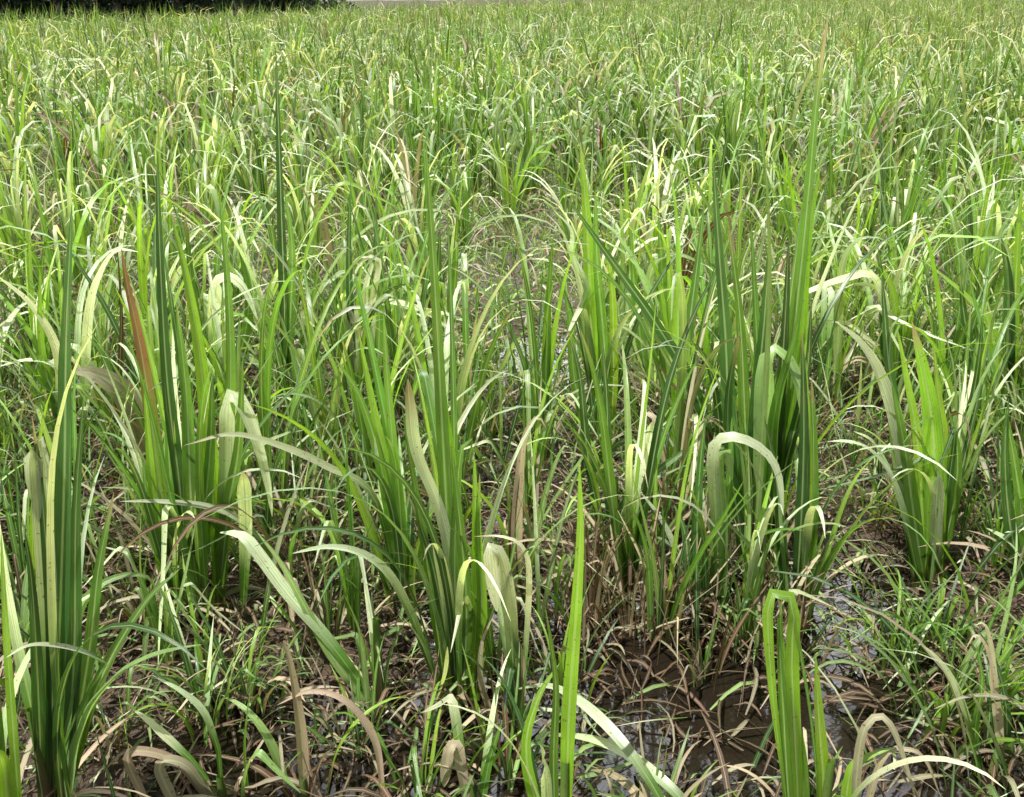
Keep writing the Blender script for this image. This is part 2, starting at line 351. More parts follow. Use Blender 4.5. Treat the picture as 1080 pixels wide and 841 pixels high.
# ------------------------------------------------------------------ traced plants of the foreground
# (base px), label, [(type, width px, depth change at tip m, flags, [(x, y) ...])]
HERO = [
 ((58, 872), 'tall dark blue-green grass clump filling the bottom left corner, with one broad leaf arching right', 'U', [
  ('d', 19, .05, '', [(56, 870), (62, 700), (68, 500), (70, 350), (76, 215)]),
  ('d', 14, .1, '', [(66, 870), (78, 700), (80, 540), (88, 420)]),
  ('d', 13, -.05, '', [(46, 870), (40, 720), (34, 620), (26, 560)]),
  ('p', 22, .0, 'c', [(56, 868), (54, 700), (48, 590), (41, 480), (37, 471), (36, 500), (43, 550)]),
  ('w', 27, -.18, '', [(66, 872), (88, 770), (118, 720), (152, 696), (182, 686), (213, 680)]),
  ('p', 8, -.1, '', [(112, 700), (90, 688), (60, 681), (30, 681), (6, 694)]),
  ('y', 8, .05, '', [(60, 868), (58, 700), (64, 560), (67, 480)]),
  ('w', 13, .15, '', [(64, 800), (80, 660), (100, 622), (130, 607), (156, 609), (168, 628)]),
  ('g', 15, .1, '', [(62, 860), (92, 700), (104, 600), (120, 520)]),
  ('d', 12, 0, '', [(50, 870), (56, 700), (44, 520), (34, 440)]),
  ('g', 14, .1, '', [(62, 860), (100, 730), (150, 640), (190, 600)])]),
 ((14, 900), 'pale yellow-green leaves cut by the left edge at the bottom corner', 'U', [
  ('y', 10, 0, '', [(24, 900), (14, 770), (5, 640), (1, 560)]),
  ('y', 22, -.1, '', [(14, 900), (8, 840), (2, 800), (-14, 790)]),
  ('y', 16, 0, '', [(24, 900), (16, 850), (6, 812), (0, 806)]),
  ('g', 12, 0, '', [(8, 900), (-4, 760), (-12, 600)])]),
 ((213, 655), 'tall bright green clump left of centre with a broad pale leaf folded over', 'U', [
  ('y', 18, .05, '', [(234, 650), (221, 490), (211, 380), (196, 290), (180, 225)]),
  ('g', 16, .05, '', [(205, 650), (200, 500), (196, 410), (186, 320)]),
  ('g', 13, .1, '', [(222, 650), (236, 500), (243, 400), (240, 300), (231, 200)]),
  ('g', 14, -.05, '', [(212, 650), (214, 560), (222, 470), (224, 390)]),
  ('d', 13, .1, '', [(200, 650), (190, 520), (176, 400), (168, 250), (166, 160)]),
  ('d', 10, .1, '', [(216, 650), (208, 520), (190, 380), (172, 260)]),
  ('g', 15, -.1, '', [(228, 650), (240, 540), (252, 470), (256, 380)]),
  ('p', 21, -.12, '', [(232, 645), (238, 530), (241, 430), (246, 417), (258, 432), (272, 470), (283, 515), (287, 545)]),
  ('p', 17, -.1, 'c', [(255, 645), (259, 570), (258, 520), (256, 498)]),
  ('p', 9, -.15, '', [(298, 640), (285, 585), (262, 553), (225, 535), (170, 529), (126, 529)]),
  ('g', 10, 0, '', [(208, 650), (180, 600), (160, 560), (150, 480)])]),
 ((186, 650), 'green stem with rust-orange upper leaf rising left of the bright clump', 'U', [
  ('o', 17, .05, '', [(190, 648), (172, 540), (158, 430), (147, 360), (134, 300), (128, 262)]),
  ('y', 12, -.05, '', [(186, 648), (170, 590), (160, 500), (152, 400)]),
  ('g', 11, .1, '', [(190, 648), (184, 560), (178, 480), (176, 400)])]),
 ((402, 752), 'wide pale leaf leaning left from a thin stalk and splayed at its broken end', 'L', [
  ('p', 21, .1, 'ce', [(404, 750), (352, 682), (305, 630), (275, 590), (255, 566), (232, 562)]),
  ('w', 10, .1, '', [(400, 750), (350, 690), (300, 600), (270, 560)]),
  ('s', 8, .1, '', [(400, 750), (385, 735), (350, 730), (318, 731), (290, 744)])]),
 ((428, 650), 'leafy clump with a long pale leaf crossing leftwards over the bright clump', 'U', [
  ('p', 11, -.2, '', [(425, 648), (395, 525), (345, 492), (295, 470), (245, 458), (194, 470)]),
  ('g', 14, .0, '', [(432, 650), (404, 500), (380, 420), (352, 376)]),
  ('y', 13, .0, '', [(440, 650), (414, 520), (396, 440), (378, 350)]),
  ('g', 13, .0, '', [(436, 650), (420, 520), (410, 420), (404, 325)]),
  ('p', 10, .0, 'c', [(428, 650), (408, 560), (402, 500), (396, 456)]),
  ('g', 12, .1, '', [(430, 650), (416, 500), (392, 370), (372, 280)])]),
 ((482, 742), 'dense bright green clump at centre left of the foreground, many upright leaves from one tuft', 'U', [
  ('y', 14, 0, '', [(498, 740), (502, 640), (502, 560), (500, 480)]),
  ('y', 13, .05, '', [(490, 740), (486, 620), (478, 500), (468, 420), (463, 345)]),
  ('g', 15, .05, '', [(478, 740), (474, 600), (466, 440), (458, 290), (449, 150)]),
  ('g', 13, 0, '', [(474, 740), (455, 620), (440, 530), (424, 430)]),
  ('g', 13, 0, '', [(492, 740), (480, 620), (482, 520), (488, 470), (498, 464), (494, 490)]),
  ('g', 14, -.05, '', [(486, 740), (492, 640), (486, 560), (476, 470)]),
  ('d', 13, 0, '', [(482, 740), (468, 650), (452, 580), (430, 520)]),
  ('p', 9, -.1, '', [(478, 720), (470, 640), (460, 590), (455, 558)]),
  ('p', 15, -.15, '', [(476, 735), (452, 685), (432, 640), (408, 602), (380, 583), (346, 577), (308, 584)]),
  ('p', 15, -.15, '', [(470, 735), (462, 712), (446, 680), (428, 655), (418, 646)]),
  ('p', 13, -.25, '', [(424, 812), (446, 772), (462, 742), (470, 710), (472, 682)]),
  ('p', 16, 0, 'c', [(496, 735), (470, 560), (440, 480), (433, 430), (430, 400)]),
  ('y', 12, 0, '', [(500, 740), (508, 640), (504, 560), (506, 500)])]),
 ((545, 765), 'slender stalk with a cream leaf snapped and hanging straight down', 'L', [
  ('p', 20, -.05, 'c', [(546, 762), (538, 640), (528, 585), (518, 577), (519, 600), (524, 645)]),
  ('p', 8, 0, '', [(546, 762), (558, 620), (552, 578), (530, 566), (500, 566)]),
  ('s', 7, 0, '', [(546, 762), (510, 720), (508, 680), (520, 650)]),
  ('s', 7, 0, '', [(546, 762), (552, 700), (540, 660), (530, 640)])]),
 ((594, 905), 'single tall olive-green blade standing in front of the puddle, snapped at its top', 'L', [
  ('y', 16, 0, '', [(597, 900), (600, 750), (608, 640), (612, 560), (611, 488)]),
  ('g', 10, 0, '', [(590, 900), (584, 800), (586, 720), (575, 640)]),
  ('y', 13, .05, 'n', [(592, 900), (556, 800), (566, 740), (590, 700)]),
  ('p', 14, -.1, 'c', [(580, 900), (577, 840), (573, 800), (569, 785)])]),
 ((772, 905), 'two long pale leaves arching left across the puddle from beyond the bottom edge', 'N', [
  ('p', 15, .35, '', [(772, 905), (735, 850), (690, 812), (645, 786), (605, 776), (570, 776)]),
  ('p', 15, .40, '', [(740, 860), (700, 812), (652, 768), (612, 738), (578, 723), (540, 728)]),
  ('s', 10, .3, '', [(720, 880), (680, 835), (645, 815), (600, 808)])]),
 ((548, 640), 'pinkish dead stalk with a curled top standing in the gap at the centre', 'N', [
  ('s', 13, 0, '', [(548, 640), (545, 560), (550, 480), (558, 450), (568, 440), (576, 452)]),
  ('b', 9, 0, '', [(546, 640), (540, 560), (548, 500)]),
  ('w', 9, 0, '', [(550, 640), (566, 560), (582, 500), (596, 470), (606, 480)])]),
 ((800, 612), 'largest dark green clump right of centre, its tallest leaf reaching the top of the field', 'U', [
  ('g', 14, .1, '', [(812, 605), (826, 440), (843, 300), (854, 190), (862, 100), (874, 12)]),
  ('d', 16, .05, '', [(786, 605), (770, 440), (765, 350), (758, 260), (752, 165)]),
  ('d', 16, -.05, '', [(800, 605), (797, 450), (806, 340), (813, 245)]),
  ('g', 14, .05, '', [(792, 605), (786, 440), (780, 330), (768, 235)]),
  ('d', 14, 0, '', [(806, 605), (820, 450), (828, 340), (832, 250)]),
  ('g', 13, .05, '', [(796, 605), (800, 430), (797, 330), (792, 235)]),
  ('d', 14, -.1, '', [(792, 605), (772, 500), (768, 420), (780, 350)]),
  ('g', 15, -.1, '', [(806, 605), (812, 500), (818, 430), (842, 340)]),
  ('d', 13, 0, '', [(802, 605), (826, 500), (850, 400), (856, 320)]),
  ('w', 22, -.12, '', [(802, 600), (806, 470), (808, 385), (817, 366), (832, 378), (846, 420), (852, 490), (853, 540)]),
  ('y', 12, .1, '', [(812, 605), (842, 400), (852, 260), (866, 170)])]),
 ((748, 655), 'clump with a pale leaf bowed over to the right below the largest dark clump', 'U', [
  ('p', 17, -.15, '', [(762, 650), (757, 560), (752, 482), (762, 461), (787, 464), (810, 480), (822, 505), (826, 545)]),
  ('w', 11, -.05, 'c', [(766, 650), (762, 540), (758, 490), (766, 478), (772, 505)]),
  ('w', 12, -.1, '', [(812, 660), (798, 590), (778, 562), (757, 545)]),
  ('d', 13, 0, '', [(748, 650), (736, 580), (738, 500), (744, 440)]),
  ('g', 13, 0, '', [(752, 650), (764, 560), (770, 500), (772, 440)]),
  ('d', 11, .1, '', [(744, 650), (728, 600), (722, 560), (710, 530)])]),
 ((842, 650), 'upright dark green clump behind the folded yellow-green leaf', 'U', [
  ('d', 14, 0, '', [(840, 650), (846, 540), (848, 450), (846, 350)]),
  ('g', 14, 0, '', [(846, 650), (856, 560), (858, 470), (856, 400)]),
  ('d', 13, 0, '', [(836, 650), (824, 560), (818, 500), (806, 440)]),
  ('y', 9, 0, '', [(848, 650), (852, 560), (854, 470), (850, 380)]),
  ('w', 10, 0, '', [(838, 650), (824, 580), (820, 520), (812, 480)])]),
 ((762, 540), 'long dark blade leaning steeply left across the middle of the field', 'N', [
  ('d', 13, .05, '', [(764, 538), (736, 420), (694, 345), (645, 275), (598, 208)]),
  ('w', 7, .05, '', [(760, 538), (736, 440), (704, 380), (668, 310)]),
  ('b', 6, 0, '', [(764, 538), (752, 470), (720, 420), (690, 380)])]),
 ((646, 590), 'clump with two dark blades leaning right over the shaded mud at the centre', 'L', [
  ('d', 11, .05, '', [(640, 586), (660, 530), (700, 492), (742, 462)]),
  ('w', 9, .0, '', [(646, 586), (672, 520), (704, 500), (726, 490)]),
  ('d', 11, 0, '', [(645, 588), (642, 500), (640, 420), (634, 350)]),
  ('p', 15, 0, 'c', [(650, 586), (668, 520), (680, 480), (688, 445)]),
  ('d', 11, 0, '', [(640, 588), (620, 480), (612, 400), (600, 350)])]),
 ((632, 480), 'upright yellow-green clump at the centre, above the shaded mud', 'U', [
  ('y', 17, .05, '', [(630, 478), (625, 380), (622, 300), (618, 220), (612, 150)]),
  ('y', 12, 0, '', [(644, 478), (647, 390), (646, 310), (638, 250)]),
  ('g', 12, 0, '', [(624, 478), (606, 400), (600, 330), (590, 290)]),
  ('g', 13, 0, '', [(634, 478), (638, 380), (630, 280), (628, 200)]),
  ('p', 8, 0, '', [(626, 478), (616, 330), (602, 270), (590, 240), (572, 222)]),
  ('p', 8, 0, '', [(612, 330), (618, 300), (604, 270), (602, 242), (584, 222)])]),
 ((982, 622), 'bright lime green clump at the right with stiff upright leaves', 'U', [
  ('y', 24, 0, '', [(988, 618), (985, 470), (976, 400), (962, 340)]),
  ('y', 14, 0, '', [(978, 618), (968, 470), (956, 400), (946, 345)]),
  ('y', 13, .05, '', [(990, 618), (996, 480), (990, 420), (984, 360)]),
  ('d', 15, .05, '', [(974, 618), (950, 470), (938, 390), (930, 290)]),
  ('g', 14, -.05, '', [(978, 618), (964, 540), (954, 470), (940, 400)]),
  ('w', 9, .05, '', [(970, 618), (944, 470), (936, 370), (944, 340), (958, 332), (974, 341)]),
  ('p', 16, -.1, '', [(974, 618), (956, 550), (938, 500), (916, 474), (895, 466), (872, 466)]),
  ('p', 10, -.08, '', [(944, 508), (930, 482), (918, 464), (900, 455)]),
  ('p', 15, -.08, 'c', [(1000, 660), (987, 590), (988, 540), (991, 500)]),
  ('p', 20, 0, '', [(968, 618), (950, 470), (930, 400), (908, 362), (882, 340)]),
  ('g', 12, 0, '', [(984, 618), (1004, 540), (1010, 480), (1000, 430)])]),
 ((940, 440), 'pale clump whose upper leaves all lean left behind the lime green clump', 'L', [
  ('p', 13, -.05, '', [(940, 440), (936, 340), (920, 292), (892, 294), (864, 303), (842, 314), (835, 330)]),
  ('p', 8, 0, '', [(940, 440), (930, 320), (910, 300), (880, 308)]),
  ('w', 10, 0, '', [(884, 430), (886, 300), (898, 259), (918, 250), (935, 255), (947, 272)]),
  ('y', 9, 0, '', [(946, 440), (945, 330), (930, 284), (900, 268)]),
  ('p', 9, 0, '', [(950, 440), (930, 380), (900, 345), (870, 338)]),
  ('s', 7, 0, '', [(940, 440), (910, 380), (880, 400), (864, 440)]),
  ('d', 10, 0, '', [(942, 440), (934, 380), (930, 300), (926, 260)])]),
 ((1062, 470), 'clump at the right edge with a yellow-green leaf slanting down from the left', 'U', [
  ('y', 15, 0, '', [(1060, 468), (1046, 350), (1024, 318), (1000, 296), (970, 272)]),
  ('w', 10, -.1, '', [(1084, 470), (1082, 380), (1070, 350), (1046, 347), (1018, 368)]),
  ('w', 9, 0, '', [(1064, 468), (1066, 300), (1058, 256), (1036, 252), (1008, 266)]),
  ('w', 8, 0, '', [(1084, 468), (1084, 270), (1076, 232), (1060, 223), (1040, 230)]),
  ('y', 10, 0, '', [(1066, 468), (1070, 330), (1074, 250), (1078, 190)]),
  ('d', 15, 0, '', [(1058, 468), (1062, 380), (1064, 300), (1056, 250)]),
  ('d', 13, 0, '', [(1052, 468), (1030, 400), (1018, 340), (1012, 290)])]),
 ((862, 905), 'yellow-green leaf folded over into a hoop in the right foreground', 'L', [
  ('y', 14, 0, '', [(850, 900), (842, 790), (836, 690), (838, 640), (830, 622), (816, 622), (810, 650), (816, 740), (830, 850)]),
  ('g', 14, .03, '', [(856, 900), (846, 800), (832, 730), (824, 680), (824, 632)]),
  ('y', 16, .02, '', [(868, 900), (870, 830), (864, 760), (860, 690)]),
  ('p', 7, .05, '', [(846, 700), (834, 630), (840, 624), (856, 630), (878, 640)]),
  ('g', 12, .02, '', [(842, 900), (832, 820), (826, 740), (820, 650)])]),
 ((898, 905), 'dying brown-tipped plant with a drooping dry leaf beside the hooped leaf', 'N', [
  ('s', 9, -.05, '', [(904, 900), (905, 810), (912, 766), (928, 753), (942, 768), (955, 805), (968, 850)]),
  ('s', 7, 0, '', [(900, 900), (930, 800), (958, 790), (976, 802), (992, 840)]),
  ('y', 12, 0, '', [(888, 900), (896, 818), (908, 802), (928, 793), (946, 788)])]),
 ((1060, 812), 'straw-coloured stalk with a curled head near the right edge', 'N', [
  ('s', 9, 0, '', [(1062, 808), (1050, 730), (1045, 680), (1038, 658), (1028, 660)]),
  ('s', 6, 0, '', [(1064, 808), (1046, 700), (1030, 670), (1018, 686)]),
  ('s', 7, -.1, '', [(1100, 760), (1060, 737), (1020, 735), (985, 748)])]),
 ((1046, 820), 'low plant with a pale yellow leaf leaning left beside the brown mud bank', 'N', [
  ('p', 11, 0, '', [(1046, 816), (1024, 760), (1004, 716), (988, 694), (972, 680)]),
  ('g', 7, 0, '', [(1046, 816), (1030, 770), (1036, 720), (1030, 680)])]),
 ((1092, 640), 'plant with a whitish leaf pointing into the frame at the right edge', 'L', [
  ('p', 14, 0, '', [(1094, 640), (1084, 600), (1066, 573), (1040, 557)]),
  ('p', 11, 0, '', [(1096, 640), (1092, 580), (1084, 558), (1060, 562)]),
  ('g', 13, 0, '', [(1090, 640), (1080, 560), (1072, 500), (1060, 430)]),
  ('d', 12, 0, '', [(1086, 640), (1066, 560), (1060, 480), (1064, 420)])]),
 ((236, 850), 'dead plant with cream leaves hanging from an arched stalk at the bottom left', 'N', [
  ('s', 7, 0, '', [(238, 850), (222, 822), (200, 805), (166, 793), (132, 793), (108, 815)]),
  ('s', 9, -.05, 'c', [(236, 850), (190, 800), (150, 790), (134, 798), (146, 830), (158, 850)]),
  ('s', 11, -.05, 'c', [(236, 850), (200, 806), (176, 800), (168, 810), (178, 835), (186, 850)]),
  ('p', 11, 0, '', [(200, 800), (176, 778), (156, 760), (140, 748)]),
  ('p', 10, 0, '', [(230, 790), (215, 752), (192, 730), (160, 712)])]),
 ((322, 850), 'tall dry straw stalk with a knotted tip standing over brown mud', 'N', [
  ('s', 12, 0, '', [(320, 846), (318, 780), (312, 730), (304, 690), (298, 676), (306, 682)]),
  ('s', 8, 0, '', [(402, 812), (398, 770), (386, 750), (360, 732), (325, 729), (292, 744)]),
  ('b', 6, 0, '', [(318, 846), (340, 800), (352, 790)])]),
 ((500, 860), 'short plant with a dry leaf bent over at the bottom centre', 'N', [
  ('s', 12, 0, 'c', [(500, 858), (486, 800), (482, 784), (474, 790), (468, 830)]),
  ('s', 8, 0, '', [(522, 858), (508, 830), (488, 812), (460, 806)]),
  ('g', 9, 0, '', [(500, 858), (516, 800), (530, 760)])]),
 ((132, 500), 'clump with a very broad cream leaf lying across it at the left', 'L', [
  ('s', 34, -.15, '', [(160, 500), (146, 440), (122, 408), (96, 394), (74, 392)]),
  ('b', 6, 0, '', [(134, 500), (126, 420), (128, 340), (124, 262)]),
  ('p', 12, 0, '', [(88, 440), (94, 330), (108, 284), (124, 264), (146, 266)]),
  ('g', 12, 0, '', [(140, 500), (130, 440), (110, 380), (90, 350)])]),
 ((80, 520), 'grass clump at the left edge with leaves arching out of frame', 'L', [
  ('p', 10, 0, '', [(84, 518), (74, 430), (60, 388), (30, 380), (-6, 388)]),
  ('p', 11, 0, '', [(60, 470), (62, 380), (36, 325), (-4, 290)]),
  ('g', 13, 0, '', [(80, 518), (64, 440), (50, 400), (20, 350)]),
  ('w', 10, 0, '', [(60, 518), (52, 460), (36, 430), (8, 422)]),
  ('y', 9, 0, '', [(84, 518), (46, 380), (42, 280)])]),
 ((232, 455), 'clump with a pale leaf bent over like a hook left of centre', 'U', [
  ('p', 17, -.05, '', [(228, 452), (226, 340), (230, 296), (242, 292), (258, 306), (272, 338)]),
  ('p', 10, 0, '', [(290, 400), (262, 376), (228, 352), (244, 334), (272, 330)]),
  ('g', 13, 0, '', [(236, 452), (252, 380), (262, 320), (250, 250)]),
  ('g', 12, 0, '', [(228, 452), (210, 360), (200, 280), (196, 230)])]),
 ((302, 440), 'clump with a single thin dark leaf standing far above its neighbours', 'U', [
  ('d', 11, .05, '', [(302, 438), (300, 320), (296, 200), (293, 110), (291, 52)]),
  ('g', 12, 0, '', [(300, 438), (306, 340), (308, 260), (300, 200)]),
  ('g', 12, 0, '', [(306, 438), (320, 370), (330, 320), (336, 280)]),
  ('p', 15, 0, 'c', [(316, 438), (330, 400), (326, 350), (318, 326)])]),
 ((376, 470), 'clump with short hanging cream leaf ends left of centre', 'U', [
  ('p', 13, 0, 'c', [(380, 468), (372, 360), (364, 322), (370, 324), (380, 356)]),
  ('p', 9, 0, '', [(420, 468), (386, 330), (392, 276), (378, 272), (366, 286)]),
  ('g', 12, 0, '', [(376, 468), (366, 400), (360, 350), (346, 300)]),
  ('p', 9, 0, '', [(396, 440), (392, 330), (400, 276), (384, 274), (368, 300)]),
  ('d', 9, 0, '', [(374, 468), (370, 350), (368, 260), (370, 190)]),
  ('g', 12, 0, '', [(378, 468), (396, 400), (400, 340), (396, 300)])]),
 ((498, 440), 'arching pale leaf spraying right above the bare patch at the centre', 'N', [
  ('p', 10, 0, '', [(400, 440), (396, 350), (402, 322), (430, 322), (462, 338), (496, 372)]),
  ('p', 8, 0, '', [(402, 440), (410, 330), (430, 325), (480, 334), (502, 350)]),
  ('w', 8, 0, '', [(404, 440), (400, 300), (382, 276), (374, 278), (404, 312)])]),
 ((458, 392), 'narrow clump of upright dark leaves in the middle of the field', 'U', [
  ('g', 9, 0, '', [(455, 390), (456, 300), (452, 220), (446, 140)]),
  ('d', 9, 0, '', [(460, 390), (462, 300), (464, 240)]),
  ('p', 8, 0, '', [(470, 390), (440, 300), (424, 280), (410, 282)])]),
 ((690, 430), 'clump behind the leaning dark blade with a pale leaf curving right', 'L', [
  ('w', 12, 0, '', [(690, 428), (684, 310), (694, 274), (716, 269), (736, 277), (751, 296)]),
  ('g', 12, 0, '', [(694, 428), (700, 350), (698, 280), (694, 220)]),
  ('g', 11, 0, '', [(688, 428), (676, 360), (668, 290), (664, 230)]),
  ('w', 8, 0, '', [(690, 428), (660, 360), (652, 320), (664, 310), (676, 320)])]),
]

def hero_plant(base, label, style, blades, idx):
    R = np.random.default_rng(500 + idx)
    B = ground(*base); B[2] = max(float(ground_h(B[0], B[1])), -.02)
    root = link('tall_grass_plant', None, None, tuple(B))
    tag(root, label, 'tall grass')
    dist = np.linalg.norm(B - np.array([0, 0, CAM_H]))
    hmax = .5
    for kind, wpx, dz, fl, pts in blades:
        n = 24; q = smooth_path(np.array([(p[0], p[1]) for p in pts], float), n)
        s = np.linspace(0, 1, n)
        P = np.array([at_depth(u, v, B[1] + dz * (t ** 1.6)) for (u, v), t in zip(q, s)])
        # seat the foot of the blade in the tuft
        gz = float(ground_h(P[0, 0], P[0, 1])); P[:, 2] -= 0 if P[0, 2] > .12 else (P[0, 2] - gz + .02) * (1 - s) ** 3
        P[:, 2] = np.maximum(P[:, 2], np.array([ground_h(a, b) for a, b in P[:, :2]]) - .03)
        if P[0, 2] > .12:                                  # a blade that springs from higher on the stalk: run it down to the tuft
            k = np.linspace(0, 1, 8)[:-1, None]; foot = np.array([B[0], B[1], B[2] - .01]); P = np.vstack([foot + (P[0] - foot) * k ** np.array([1.6, 1.6, 1.0]), P]); n = len(P); s = np.linspace(0, 1, n)
        hmax = max(hmax, P[:, 2].max())
        view = np.array([0, 0, CAM_H]) - P; view /= np.linalg.norm(view, axis=1)[:, None]
        nrm = view + np.array([0, 0, 1.25 if kind in 'pw' else .55]); nrm /= np.linalg.norm(nrm, axis=1)[:, None]
        roll = R.uniform(-.35, .35) + R.uniform(-.5, .5) * s
        if kind in 'ps': roll *= .5
        d = np.linalg.norm(P - np.array([0, 0, CAM_H]), axis=1).mean()
        W = wpx * d / F * (.78 if kind == 'p' else .95)
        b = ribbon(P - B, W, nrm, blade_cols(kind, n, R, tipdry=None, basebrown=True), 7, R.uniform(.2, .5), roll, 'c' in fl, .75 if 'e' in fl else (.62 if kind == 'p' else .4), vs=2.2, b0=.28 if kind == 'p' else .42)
        if kind in 'sb' : nm = 'dead_leaf'
        else: nm = 'leaf'
        link(nm, mesh_from(nm, b, M_DRY if kind in 'sb' else M_LEAF), root)
    # more leaves of the same tuft
    extra = {'U': 10, 'L': 6, 'N': 2}[style]
    if base[1] > 865: extra = extra // 3
    for i in range(extra):
        kind = R.choice(['g', 'd', 'd', 'y', 'w', 'p', 'p'])
        b = grow(R, hmax * R.uniform(.55, .95), R.uniform(.014, .026), abs(R.normal(.12, .1)), R.uniform(0, 6.28), R.uniform(.2, 2.1), 2.6, R.uniform(.5, .82) if R.random() < .3 else None, R.uniform(2.0, 2.8), kind, 16, 5, rad=R.uniform(0, .06))
        link('leaf', mesh_from('leaf', b, M_LEAF), root)
    for i in range({'U': 5, 'L': 4, 'N': 2}[style]):
        kind = R.choice(['s', 's', 'b'])
        b = grow(R, R.uniform(.2, .42), R.uniform(.010, .018), R.uniform(.3, 1.0), R.uniform(0, 6.28), R.uniform(.9, 2.0), 1.4, None, 2.6, kind, 10, 3)
        link('dead_leaf', mesh_from('dead_leaf', b, M_DRY), root)
    link('stem', mesh_from('stem', stem_batch(R, .26 if style != 'N' else .1, .014), M_DRY), root)
    return root
hero_xy = []
for i, (base, label, style, blades) in enumerate(HERO):
    o = hero_plant(base, label, style, blades, i); hero_xy.append((o.location.x, o.location.y))

# ------------------------------------------------------------------ the rest of the field
STY = ['upright', 'arching', 'broken', 'dying']
LOOK = {'upright': 'stiff upright green leaves', 'arching': 'pale leaves arching over at their tips',
        'broken': 'leaves snapped over and hanging down', 'dying': 'mostly straw-coloured dying leaves'}
P_STY = [.24, .38, .26, .12]
# scatter points with a minimum distance, denser than the eye can count
def scatter(n_try, y0, y1, dens_r, margin):
    pts = []; cell = {}; r = dens_r
    R = np.random.default_rng(77)
    for _ in range(n_try):
        t = R.random(); y = math.sqrt(y0 * y0 + t * (y1 * y1 - y0 * y0)); hw = y * .56 + margin
        x = R.uniform(-hw, hw)
        if y > edge_y(x) - .5: continue
        rr = r * (.7 + .5 * R.random()) * (1 if y < 30 else 1.25)
        rr = min(rr, r * 1.0 if y < 30 else r * 1.5) * (.82 if y < 5.5 else 1)
        k = (int(x / r), int(y / r)); ok = True
        for a in (-2, -1, 0, 1, 2):
            for b in (-2, -1, 0, 1, 2):
                for q in cell.get((k[0] + a, k[1] + b), ()):
                    if (q[0] - x) ** 2 + (q[1] - y) ** 2 < rr * rr: ok = False
        if not ok: continue
        cell.setdefault(k, []).append((x, y)); pts.append((x, y))
    return pts
GAPS = [(890, 700, 55, 110), (700, 770, 140, 75), (640, 700, 50, 30), (280, 810, 90, 60), (820, 770, 60, 90), (545, 350, 72, 95), (120, 560, 30, 40),
        (1010, 830, 110, 55), (540, 480, 30, 40), (900, 530, 25, 30), (985, 330, 25, 20), (660, 250, 30, 20)]
pts = [p for p in scatter(80000, 1.75, 72, .27, .6)]
keep = []
for x, y in pts:
    if y < 9:
        if min((x - a) ** 2 + (y - b) ** 2 for a, b in hero_xy) < .12 ** 2: continue
        u, v = pix_of((x, y, 0.0))
        if any(((u - a) / c) ** 2 + ((v - b) / d) ** 2 < 1 for a, b, c, d in GAPS): continue
        if y < 2.0 and rng.random() < .6: continue
        if 850 < u < 935 and v > 590: continue
    keep.append((x, y))
keep.sort(key=lambda p: p[1] * p[1] + .3 * p[0] ** 2)
N_IND = 299 - len(HERO)
near, rest = keep[:N_IND], keep[N_IND:]
print('plants individual', len(near), 'rest', len(rest), 'last y', near[-1])

# small tufts between the clumps: thin leaves or standing dead stalks
TUFTS = [((992, 772), 46, .42, .009, 'gydgw', 'spreading tuft of thin bright green leaves at the lower right, above the brown mud'),
 ((1045, 745), 34, .36, .008, 'gywgs', 'low tuft of thin green leaves beside the curl-headed straw stalk'),
 ((940, 700), 30, .30, .008, 'gdgys', 'low dark tuft right of the bright puddle'),
 ((262, 752), 36, .30, .009, 'gdygs', 'short green tuft left of the knotted straw stalk'),
 ((218, 770), 30, .36, .009, 'gwydp', 'thin tuft with one whitish leaf, below the bright folded-leaf clump'),
 ((120, 800), 26, .28, .008, 'gsbgd', 'tuft of mixed green and brown leaves under the broad bottom-left leaf'),
 ((350, 690), 30, .30, .008, 'gsbbd', 'half-dead tuft under the splayed pale leaf'),
 ((380, 800), 26, .24, .008, 'gdbgs', 'tuft of short dull leaves right of the knotted straw stalk'),
 ((440, 850), 34, .30, .009, 'dgbgy', 'bushy low tuft at the bottom edge left of centre'),
 ((535, 830), 30, .30, .009, 'gybgd', 'low yellow-green tuft left of the single olive blade'),
 ((150, 660), 30, .36, .009, 'sbgsw', 'brownish tuft under the rust-tipped stem'),
 ((320, 600), 34, .40, .009, 'sbsgw', 'brown and straw stalks right of the bright folded-leaf clump'),
 ((622, 668), 30, .40, .008, 'bsbsg', 'dark standing dead stalks at the left of the shaded mud'),
 ((662, 672), 34, .44, .008, 'bsbsb', 'pinkish brown dead stalks in the middle of the shaded mud'),
 ((705, 668), 34, .40, .008, 'bsdsb', 'dark and cream dead stalks at the right of the shaded mud'),
 ((742, 720), 22, .34, .008, 'bsbgd', 'sparse dark stalks standing in the brown water right of the shaded mud'),
 ((800, 690), 28, .36, .009, 'sbsgw', 'straw and brown stalks left of the hooped leaf'),
 ((838, 700), 18, .34, .007, 'bbsbd', 'few black-brown stalks at the left rim of the bright puddle'),
 ((915, 560), 34, .30, .009, 'gswsy', 'pale matted tuft above the bright puddle'),
 ((590, 740), 24, .30, .009, 'ggyds', 'small green tuft at the left end of the puddle'),
 ((1050, 610), 40, .42, .010, 'gdgyw', 'dense low green tuft near the whitish right leaf'),
 ((985, 690), 34, .36, .009, 'gdgyg', 'green tuft below the lime green clump'),
 ((30, 700), 30, .34, .010, 'gsbwg', 'low tuft left of the corner clump'),
 ((850, 870), 20, .22, .009, 'sgbsy', 'small tuft at the foot of the hooped leaf'),
 ((690, 880), 26, .22, .009, 'sgwys', 'low tuft at the bottom edge right of the olive blade')]
